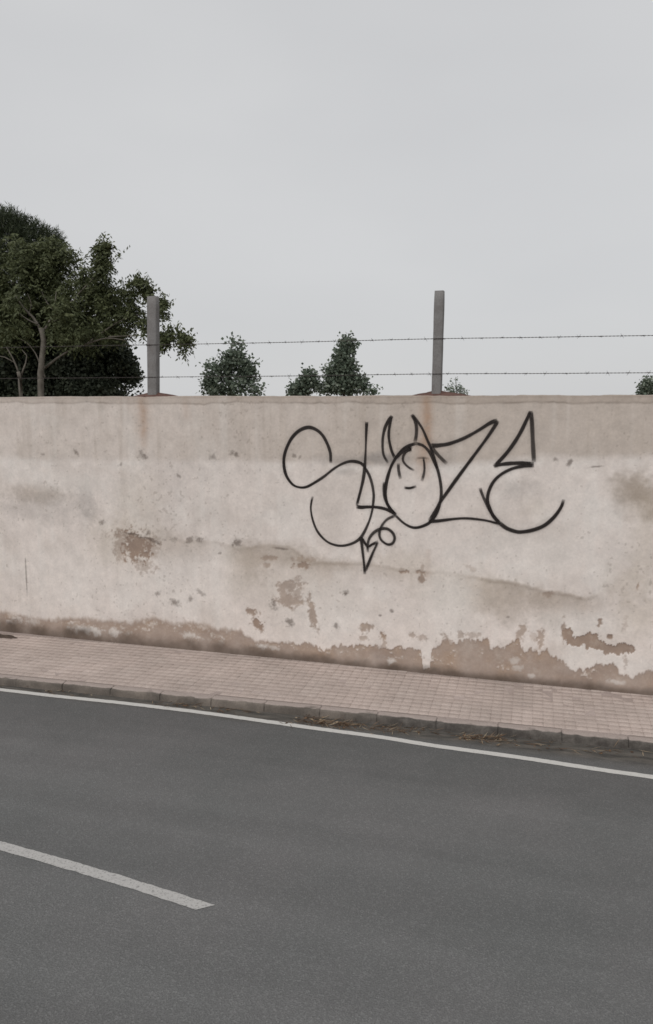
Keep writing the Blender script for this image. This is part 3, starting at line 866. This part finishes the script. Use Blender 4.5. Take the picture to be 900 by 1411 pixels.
def dome(b, c, la, lb, lc, h, seed):
    """low mound: reaches la to the left, lb to the right along the wall, lc across, h high"""
    nr, na = 7, 28
    vs = [c + np.array([0, 0, h])]
    for r_ in range(1, nr + 1):
        f = r_ / nr
        for k in range(na):
            a = 2 * math.pi * k / na
            L = lb if math.cos(a) > 0 else la
            jig = 1 + 0.10 * math.sin(3 * a + seed) + 0.06 * math.sin(7 * a + 2 * seed)
            zz = h * (1 - f) ** 0.9 * (1 + 0.10 * math.sin(5 * a + 9 * f + seed)) - (0.03 if r_ == nr else 0)
            vs.append(c + U * (math.cos(a) * L * f * jig) + N * (math.sin(a) * lc * f) + np.array([0, 0, zz]))
    tr = [(0, 1 + k, 1 + (k + 1) % na) for k in range(na)]
    q = [(1 + (r_ - 1) * na + k, 1 + r_ * na + k, 1 + r_ * na + (k + 1) % na, 1 + (r_ - 1) * na + (k + 1) % na) for r_ in range(1, nr) for k in range(na)]
    b.add(vs, q, tr)
wire_px = {'upper': [(-700, 494), (0, 479), (272, 474), (414, 471.2), (598, 466.8), (750, 464.6), (900, 462.2), (1300, 457)],
           'lower': [(-700, 526), (0, 521.5), (250, 519.3), (400, 518), (598, 515.2), (750, 514.6), (900, 513.6), (1300, 512)]}
HD = 0.05
post_info = []
for (xb, yb, xt, yt, w_, ml, mr, label, cx) in [
        (211.5, 546, 211.0, 408.5, 12.4, 34, 46, 'grey concrete fence post in front of the dark trees', 211),
        (601.6, 546, 606.0, 401.0, 12.6, 40, 60, 'grey concrete fence post standing clear against the sky above the graffiti', 604)]:
    p0, p1 = on_plane(xb, yb, BACK), on_plane(xt, yt, BACK)
    sx = lscale(cx)[0]
    b = MB(); box_beam(b, p0 - np.array([0, 0, 0.10]), p1, w_ / 2 / sx, HD, 0.008)
    post = add_obj('fence_post', b.mesh('fence_post', M_POST)); tag(post, label, 'fence post', 'concrete posts on the wall top')
    b = MB(); dome(b, np.array([p0[0], p0[1], TOPZ - 0.012]), ml / sx, mr / sx, 0.095, 0.072, xb)
    tag(add_obj('mortar_base', b.mesh('mortar_base', M_MOUND, True), post), 'low red-brown mound of mortar')
    for py in ((519.8, 476.0) if cx < 400 else (515.2, 466.8)):     # tie wires round the post
        c = on_plane(cx, py, BACK)
        hw = w_ / 2 / sx + 0.003
        loop = [c + U * a * hw + N * d_ * (HD + 0.003) for a, d_ in ((-1, 1), (1, 1), (1, -1), (-1, -1), (-1, 1))]
        b = MB(); b.tube(loop, [0.002] * 5, 5)
        add_obj('tie_wire', b.mesh('tie_wire', M_WIRE), post)
# one barb: two wraps round the strand with four points
bb = MB()
for k, (a0, sgn) in enumerate(((0.4, 1), (2.1, -1))):
    wr = [np.array([sgn * 0.004 + 0.010 * (t_ - 0.5) , 0.0052 * math.cos(a0 + t_ * 9), 0.0052 * math.sin(a0 + t_ * 9)]) for t_ in np.linspace(0, 1, 9)]
    e0 = wr[0] + np.array([-0.010, 0.013 * math.cos(a0 + .9), 0.024 * sgn]); e1 = wr[-1] + np.array([0.010, -0.013, -0.022 * sgn])
    bb.tube([e0] + wr + [e1], [0.0008] + [0.0021] * 9 + [0.0008], 4)
barb_me = bb.mesh('barb', M_WIRE)
wang = math.atan2(U[1], U[0])
for key, label in (('upper', 'upper rusty barbed wire strand stretched between the post tops'), ('lower', 'lower rusty barbed wire strand running just above the wall top')):
    wp = [on_plane(x, y, BACK - HD - 0.006) for x, y in wire_px[key]]
    c = catmull(wp, 0.012)
    d = np.cumsum(np.r_[0, np.linalg.norm(np.diff(c, axis=0), axis=1)])
    root = bpy.data.objects.new('barbed_wire', None); root.location = wp[0]; root.empty_display_size = 0.1
    link(root); tag(root, label, 'barbed wire', 'barbed wire strands above the wall')
    inv = -Vector(wp[0])
    for ph in (0, math.pi):                       # two wires twisted together
        a = d * 2 * math.pi / 0.075 + ph
        cc = c + np.stack([0 * a, 0.0026 * np.cos(a), 0.0026 * np.sin(a)], 1) - wp[0]
        b = MB(); b.tube(cc, [0.0021] * len(cc), 4)
        add_obj('strand', b.mesh('strand', M_WIRE), root)
    x = random.uniform(0.05, 0.15)
    while x < d[-1]:
        p = np.array([np.interp(x, d, c[:, q]) for q in range(3)])
        if -30 < pixel(p)[0] < 930:
            o = bpy.data.objects.new('barb', barb_me)
            o.location = Vector(p) + inv
            o.rotation_euler = (random.uniform(0, 6.28), random.uniform(-.1, .1), wang)
            link(o, root)
        x += 0.208 + random.uniform(-0.018, 0.018)

# ------------------------------------------------------------------ gutter litter and dirt
def leaf_quads(P, D, Wd, L, Wi, fold=0.25):
    """diamond leaves: base P, unit direction D, unit side Wd, length L, half width Wi"""
    nrm = np.cross(D, Wd)
    m = P + D * (L * 0.45)[:, None]
    v = np.stack([P, m + Wd * Wi[:, None] + nrm * (Wi * fold)[:, None], P + D * L[:, None], m - Wd * Wi[:, None] + nrm * (Wi * fold)[:, None]], 1)
    f = np.arange(len(P) * 4).reshape(-1, 4)
    return v.reshape(-1, 3), f
def unit(v): return v / (np.linalg.norm(v, axis=-1, keepdims=True) + 1e-9)
def litter():
    P, n = [], 0
    spots = [(440, 996, 45, 4, 150), (472, 1000, 28, 4, 120), (425, 990, 22, 3, 60), (520, 1003, 30, 4, 60), (665, 1018, 36, 3, 120), (640, 1016, 22, 3, 60), (250, 972, 40, 3, 60), (310, 978, 30, 3, 50),
             (100, 957, 50, 3, 30), (720, 1024, 60, 5, 50), (820, 1034, 60, 6, 50), (560, 1008, 50, 4, 60), (20, 945, 40, 2, 20), (75, 953, 20, 2, 25)]
    for px, py, rx, ry, k in spots:
        for _ in range(k):
            p = on_z(px + rng.normal() * rx * 0.5, py + rng.normal() * ry * 0.5, 0.0)
            off = np.dot(p - K0, KN)
            if 0.015 < off < 0.5: P.append(p)
    for _ in range(140):
        P.append(kpt(np.array(rng.uniform(-14, 12)), np.array(0.02 + abs(rng.normal()) * 0.09), np.array(0.0)))
    P = np.array(P)[rng.permutation(len(P))[:int(len(P) * 0.7)]]; n = len(P)
    P[:, 2] = rng.uniform(0.003, 0.014, n)
    a = ka + rng.normal(size=n) * 0.7
    D = unit(np.stack([np.cos(a), np.sin(a), rng.normal(size=n) * 0.22], 1))
    Wd = unit(np.cross(D, np.array([0, 0, 1.0]) + rng.normal(size=(n, 3)) * 0.35))
    thin = rng.random(n) < 0.75
    L = np.where(thin, rng.uniform(0.06, 0.16, n), rng.uniform(0.02, 0.045, n)); Wi = np.where(thin, rng.uniform(0.002, 0.005, n), L * rng.uniform(0.18, 0.36, n))
    v, f = leaf_quads(P, D, Wd, L, Wi, 0.5)
    v[:, 2] = np.maximum(v[:, 2], 0.0015)
    me = mesh_np('leaf_litter', v, f, M_LITTER)
    pt_attr(me, 'tint', np.repeat(np.clip(rng.random(n) ** 1.3, 0, 1), 4))
    o = add_obj('leaf_litter', me)
    tag(o, 'dry leaves and straw swept into the gutter below the kerb', 'leaf litter', kind='stuff')
litter()
b = MB()
c = on_z(0, 876.5, PAVE_Z)
nr, na = 6, 30
vs = [c + np.array([0, 0, 0.022])]
for r_ in range(1, nr + 1):
    for k in range(na):
        a = 2 * math.pi * k / na; f = r_ / nr
        jig = 1 + 0.22 * math.sin(2 * a + 1) + 0.12 * math.sin(5 * a)
        vs.append(c + U * math.cos(a) * 0.28 * f * jig + N * math.sin(a) * 0.10 * f * jig + np.array([0, 0, 0.022 * (1 - f ** 1.5) * (1 + .3 * math.sin(4 * a + 7 * f)) - (0.008 if r_ == nr else 0)]))
b.add(vs, [(1 + (r_ - 1) * na + k, 1 + r_ * na + k, 1 + r_ * na + (k + 1) % na, 1 + (r_ - 1) * na + (k + 1) % na) for r_ in range(1, nr) for k in range(na)], [(0, 1 + k, 1 + (k + 1) % na) for k in range(na)])
tag(add_obj('dirt_heap', b.mesh('dirt_heap', M_DIRT, True)), 'flat dark brown heap of dirt on the pavement at the wall foot', 'dirt heap')

# ------------------------------------------------------------------ trees behind the wall
def lobe_pts(lobes, Y, n, shell=0.45, thick=1.0):
    """points in a set of ellipsoid lobes given as (px, py, rx_px, ry_px, dY, weight)"""
    w = np.array([l[2] * l[3] * l[5] for l in lobes], float); w /= w.sum()
    idx = rng.choice(len(lobes), n, p=w)
    C = np.array([at(l[0], l[1], Y + l[4]) for l in lobes]); sc = np.array([(Y + l[4]) / F for l in lobes])
    R = np.stack([np.array([l[2] for l in lobes]) * sc, np.array([(l[2] + l[3]) / 2 for l in lobes]) * sc * thick, np.array([l[3] for l in lobes]) * sc], 1)
    d = unit(rng.normal(size=(n, 3)))
    rad = rng.random(n) ** shell
    return C[idx] + d * rad[:, None] * R[idx], d, idx, C, R
def clump_noise(p, s, seed):
    return vnoise(p[:, 0] * s + 5.3, p[:, 2] * s + p[:, 1] * s * 0.7, seed)
def make_crown(name, style, lobes, Y, n, mat, parent, size, gap=-0.22):
    p0, d0, idx, C, R = lobe_pts(lobes, Y, n, 0.40)
    if style in ('twig', 'round'):
        # gaps: thin out where a clumping noise is low
        keep = clump_noise(p0, 1.0 / (size * (3.2 if style == 'twig' else 2.2)), 91) > (-0.28 if style == 'twig' else gap)
        p0, d0 = p0[keep], d0[keep]; n = len(p0)
    if style == 'twig':
        k = 12
        dirs = unit(d0 * np.array([1, 1, 0.45]) + rng.normal(size=(n, 3)) * 0.45 + np.array([0.10, -0.15, -0.05]))
        Lt = rng.uniform(0.30, 0.55, n) * (size / 0.11)
        p0 = p0 - dirs * (Lt * 0.75)[:, None] + np.array([0, 0, 0.1])
        P, D, tint = [], [], []
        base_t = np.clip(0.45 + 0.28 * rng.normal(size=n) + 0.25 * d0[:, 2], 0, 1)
        for q in range(k):
            f = (q + 1) / k
            pos = p0 + dirs * (Lt * f)[:, None] + np.array([0, 0, -1.0]) * (Lt * 0.45 * f * f)[:, None]
            sidev = unit(np.cross(dirs, np.array([0, 0, 1.0])))
            dd = unit(dirs * 0.5 + sidev * (1 if q % 2 else -1) * 0.8 + np.array([0, 0, -0.55]) + rng.normal(size=(n, 3)) * 0.25)
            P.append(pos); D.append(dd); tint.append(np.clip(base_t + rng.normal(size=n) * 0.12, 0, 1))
        P, D, tint = np.concatenate(P), np.concatenate(D), np.concatenate(tint)
        m = len(P)
        L = rng.uniform(0.7, 1.15, m) * size; Wi = L * rng.uniform(0.16, 0.24, m)
    elif style == 'needle':
        k = 14
        dirs = unit(d0 * 0.7 + rng.normal(size=(n, 3)) * 0.3 + np.array([0, 0, 0.55]))
        P = np.repeat(p0, k, 0) + np.repeat(dirs, k, 0) * np.tile(np.linspace(0, 0.22, k), n)[:, None] * (size / 0.14)
        D = unit(np.repeat(dirs, k, 0) * 0.8 + rng.normal(size=(n * k, 3)) * 0.6)
        m = len(P); tint = np.clip(np.repeat(rng.random(n), k) * 0.7 + 0.3 * rng.random(m), 0, 1)
        L = rng.uniform(0.7, 1.2, m) * size; Wi = np.full(m, 0.008)
    else:
        k = 9
        P = np.repeat(p0, k, 0) + rng.normal(size=(n * k, 3)) * size * 0.75
        D = unit(np.repeat(d0, k, 0) * 0.5 + rng.normal(size=(n * k, 3)) + np.array([0, 0, -0.15]))
        m = len(P); tint = np.clip(np.repeat(rng.random(n) ** 1.2, k) * 0.55 + 0.45 * rng.random(m) ** 1.6, 0, 1)
        L = rng.uniform(0.6, 1.1, m) * size; Wi = L * rng.uniform(0.30, 0.46, m)
    Wd = unit(np.cross(D, rng.normal(size=(m, 3))))
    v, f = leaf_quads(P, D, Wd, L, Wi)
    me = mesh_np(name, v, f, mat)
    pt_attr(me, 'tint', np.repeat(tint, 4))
    return add_obj(name, me, parent)
def tree(name, label, base_px, Y, style, lobes, n, mat, size, bark, limbs, cat='tree', group=None, trunk_r=0.10):
    """limbs: list of (pixel path, radius start, radius end, dY); the first one is the trunk"""
    root = bpy.data.objects.new(name, None)
    b0 = at(base_px, 545, Y); root.location = (b0[0], b0[1], -0.06); root.empty_display_size = 0.3
    link(root); tag(root, label, cat, group)
    shift = -np.array([b0[0], b0[1], -0.06])
    crown = make_crown('crown', style, lobes, Y, n, mat, root, size)
    crown.location = shift
    for q, (path, r0, r1, dy) in enumerate(limbs):
        pts = [at(x, y, Y + dy) for x, y in path]
        if q == 0:
            pts = [np.array([b0[0] + rng.normal() * 0.05, b0[1] + dy, -0.2])] + pts
        c = catmull(pts, 0.12)
        c += np.stack([0.02 * fbm(c[:, 2] * 2, c[:, 0] * 2, 2, 7 + q), 0.05 * fbm(c[:, 2] * 1.5, c[:, 0], 2, 9 + q), 0 * c[:, 0]], 1)
        b = MB(); b.tube(c, np.linspace(r0, r1, len(c)) * (0.8 if q else 1.0), 8)
        o = add_obj('trunk' if q == 0 else 'branch', b.mesh('trunk' if q == 0 else 'branch', bark, True), root)
        o.location = shift
    return root

g1 = 'trees behind the left end of the wall'
tree('broadleaf_tree', 'leafy green tree with forked pale trunk and drooping sprays beside the left post', 56, 17.5, 'twig',
     [(20, 372, 56, 44, 1.2, 1), (74, 366, 42, 36, 1.2, 1), (106, 372, 22, 24, 1.0, 1), (112, 404, 44, 34, 1.0, 1), (58, 425, 62, 40, 1.6, 1), (150, 426, 38, 32, 0.6, 0.8), (10, 440, 60, 46, 1.4, 1), (118, 452, 54, 34, 1.2, 1),
      (182, 436, 20, 24, 0.3, 0.65), (140, 400, 24, 18, 0.5, 0.8), (-60, 400, 70, 70, 1.4, 0.9), (-130, 430, 60, 60, 1.4, 0.7), (172, 402, 22, 11, 0.2, 0.8), (190, 396, 16, 7, 0.2, 0.7), (122, 385, 20, 18, 0.5, .9),
      (152, 460, 34, 14, 0.5, 0.6), (88, 432, 26, 22, -0.75, 0.4), (36, 412, 34, 24, -0.7, 0.4), (20, 455, 34, 16, -0.75, 0.4), (120, 462, 40, 16, -0.5, 0.4), (70, 470, 30, 14, -0.75, 0.3)], 6400, M_LEAF1, 0.105, M_BARK,
     [([(56, 545), (58, 505), (60, 470), (56, 452)], 0.105, 0.055, -0.6), ([(57, 456), (46, 438), (33, 424), (20, 404)], 0.042, 0.010, -0.5), ([(58, 460), (68, 444), (76, 424), (78, 402)], 0.040, 0.008, -0.5),
      ([(74, 436), (88, 423), (106, 410)], 0.024, 0.007, -0.5), ([(60, 508), (78, 494), (98, 482), (118, 474)], 0.036, 0.010, -0.4), ([(52, 447), (40, 441), (26, 430)], 0.020, 0.006, -0.6), ([(112, 476), (145, 466), (174, 469)], 0.024, 0.009, -0.4),
      ([(62, 520), (48, 486), (34, 470), (24, 466)], 0.026, 0.007, -0.6), ([(76, 430), (66, 418), (58, 402)], 0.016, 0.005, -0.5), ([(120, 474), (170, 440), (215, 430), (232, 428)], 0.024, 0.006, 0.2), ([(150, 464), (190, 462), (225, 462), (245, 466)], 0.018, 0.006, 0.1),
      ([(105, 408), (128, 384), (140, 364), (146, 348)], 0.024, 0.007, 0.3), ([(40, 434), (44, 420), (38, 404)], 0.014, 0.004, -0.5), ([(66, 446), (84, 440), (96, 438)], 0.014, 0.004, -0.6)], group=g1)
bt = bpy.data.objects['broadleaf_tree']
o = make_crown('crown', 'twig', [(242, 464, 18, 11, 0.1, 1.4), (256, 470, 9, 9, 0, 1.1), (226, 472, 10, 12, 0.1, 0.6), (228, 421, 11, 7, 0.1, 1.0), (222, 434, 8, 8, 0.1, 0.5), (146, 344, 16, 8, 0.3, 1.5), (141, 364, 11, 16, 0.3, 1.4), (162, 350, 6, 8, 0.3, 0.8),
                                 (194, 392, 22, 5, 0.2, 1.3), (236, 470, 30, 5, 0.1, 1.0), (250, 480, 6, 8, 0.1, 0.8), (206, 406, 8, 10, 0.2, 0.9), (200, 450, 6, 14, 0.2, 0.5)], 17.2, 640, M_LEAF1, bt, 0.108)
o.location = -bt.location
tag(o, 'loose outer leaf sprays hanging past the post')
tree('pine_tree', 'dark pine with spiky top standing highest behind the leafy tree', 24, 21.0, 'needle',
     [(8, 335, 44, 36, 0.5, 1), (56, 340, 28, 20, 0.3, 1), (76, 350, 12, 16, 0.2, 1.2), (-30, 325, 50, 40, 0.6, 1), (4, 308, 22, 13, 0.2, 0.9), (38, 322, 22, 12, 0.2, 0.9), (12, 302, 3, 8, 0, 1.5), (26, 312, 3, 8, 0, 1.0), (73, 332, 9, 9, 0.1, 0.8),
      (30, 385, 60, 40, 0.6, 0.8), (-60, 380, 60, 70, 0.8, 0.8), (84, 366, 7, 12, 0, 1.0), (56, 322, 12, 6, 0, 1)], 3800, M_LEAF2, 0.14, M_BARKD,
     [([(24, 545), (22, 450), (18, 370), (14, 300)], 0.16, 0.03, 0.4), ([(20, 400), (50, 360), (74, 342)], 0.05, 0.012, 0.3), ([(18, 360), (-20, 330), (-50, 310)], 0.05, 0.015, 0.3)], group=g1)
tree('evergreen_tree', 'dense blackish evergreen filling the space under the leafy tree', 110, 19.8, 'round',
     [(146, 505, 38, 38, 0.2, 1.1), (98, 505, 52, 46, 0.3, 1.1), (36, 498, 60, 52, 0.4, 1.1), (170, 520, 20, 26, 0.1, 1.2), (-30, 495, 56, 56, 0.5, 1), (-100, 500, 60, 60, 0.5, 0.8), (163, 490, 16, 18, 0.1, 1.2), (130, 468, 36, 26, 0.3, 1.0), (60, 455, 70, 36, 0.5, 1.0),
      (0, 440, 60, 40, 0.5, 1), (184, 530, 8, 16, 0, 1.2), (100, 540, 90, 24, 0.2, 1.3), (20, 540, 60, 24, 0.2, 1.3)], 14000, M_LEAF3, 0.105, M_BARKD,
     [([(110, 545), (108, 500), (112, 460)], 0.13, 0.03, 0.6), ([(110, 520), (140, 500), (156, 492)], 0.05, 0.015, 0.5)], group=g1)
tree('sapling_tree', 'slim pale sapling with thin bare fork at the left edge above the wall', 28, 16.9, 'twig',
     [(4, 478, 20, 16, 0.3, 1), (-18, 470, 26, 26, 0.3, 1), (36, 476, 10, 8, 0.3, 0.4)], 60, M_LEAF1, 0.10, M_BARK,
     [([(28, 545), (28, 525), (26, 512)], 0.055, 0.04, 0), ([(26, 514), (18, 494), (8, 478)], 0.028, 0.012, 0), ([(28, 518), (35, 500), (37, 490), (31, 482)], 0.028, 0.010, 0.05), ([(20, 500), (6, 492), (-10, 490)], 0.016, 0.008, 0)], group=g1)

g2 = 'small grey-green trees far behind the wall'
tree('grey_green_tree', 'bushy grey-green treetop with loose tip rising right of the left post', 315, 30, 'round',
     [(316, 508, 24, 22, 0, 1), (298, 518, 18, 20, 0.2, 1), (334, 516, 17, 22, 0.2, 1), (320, 488, 13, 12, 0, 0.9), (322, 470, 7, 7, 0, 1.0), (330, 474, 5, 4, 0, 0.8), (278, 538, 8, 7, 0, 1), (352, 535, 6, 10, 0, 1), (287, 506, 6, 7, 0, 0.9), (310, 536, 32, 14, 0.1, 1.2), (344, 500, 6, 6, 0, 0.9), (306, 494, 7, 6, 0, 0.9), (290, 530, 12, 12, 0, 1)],
     880, M_LEAF4, 0.15, M_BARKD, [([(316, 545), (317, 510), (320, 472)], 0.12, 0.02, 0.3), ([(316, 540), (302, 518), (294, 510)], 0.04, 0.01, 0.2), ([(317, 530), (332, 510), (338, 504)], 0.04, 0.01, 0.2)], group=g2)
tree('grey_green_tree', 'tall cone-shaped grey-green treetop midway between the two posts', 474, 31, 'round',
     [(480, 470, 6, 6, 0, 1.0), (479, 480, 12, 9, 0, 1), (475, 494, 15, 12, 0.1, 1), (488, 502, 9, 12, 0.1, 1), (463, 511, 12, 11, 0.2, 1), (481, 516, 15, 14, 0.2, 1), (461, 530, 17, 14, 0.3, 1), (485, 532, 16, 14, 0.3, 1), (494, 488, 5, 5, 0, .9), (450, 514, 6, 6, 0, .9), (511, 539, 7, 5, 0, 1.0), (500, 530, 7, 10, 0, 1)],
     740, M_LEAF4, 0.15, M_BARKD, [([(474, 545), (476, 510), (480, 474)], 0.12, 0.02, 0.3), ([(475, 530), (464, 518), (458, 512)], 0.04, 0.01, 0.2)], group=g2)
tree('grey_green_bush', 'low rounded grey-green bush touching the left side of the cone-shaped treetop', 421, 31.5, 'round',
     [(424, 524, 10, 9, 0, 1), (416, 534, 13, 10, 0, 1), (432, 536, 12, 9, 0, 1), (406, 541, 8, 5, 0, .8), (425, 514, 4, 4, 0, .5)], 420, M_LEAF4, 0.14, M_BARKD, [([(421, 548), (422, 535), (424, 518)], 0.07, 0.015, 0)], 'bush', group=g2)
tree('grey_green_bush', 'tiny sprig of grey-green treetop peeping beside the right post', 628, 31, 'round',
     [(628, 526, 4, 3, 0, 1), (620, 535, 4, 3, 0, 1), (634, 535, 4, 3, 0, 1), (629, 542, 7, 4, 0, 1), (641, 542, 3, 2, 0, 1)], 60, M_LEAF4, 0.10, M_BARKD, [([(629, 548), (629, 538), (628, 525)], 0.05, 0.012, 0), ([(629, 542), (637, 536), (641, 540)], 0.02, 0.01, 0)], 'bush', group=g2)
tree('grey_green_bush', 'small grey-green treetop cut off by the right edge of the view', 897, 31, 'round',
     [(891, 526, 5, 5, 0, 1), (890, 537, 7, 7, 0, 1), (902, 535, 10, 10, 0, 1), (918, 532, 14, 14, 0, 1), (886, 542, 5, 4, 0, 1)], 320, M_LEAF4, 0.13, M_BARKD, [([(897, 548), (898, 538), (900, 525)], 0.06, 0.012, 0)], 'bush', group=g2)
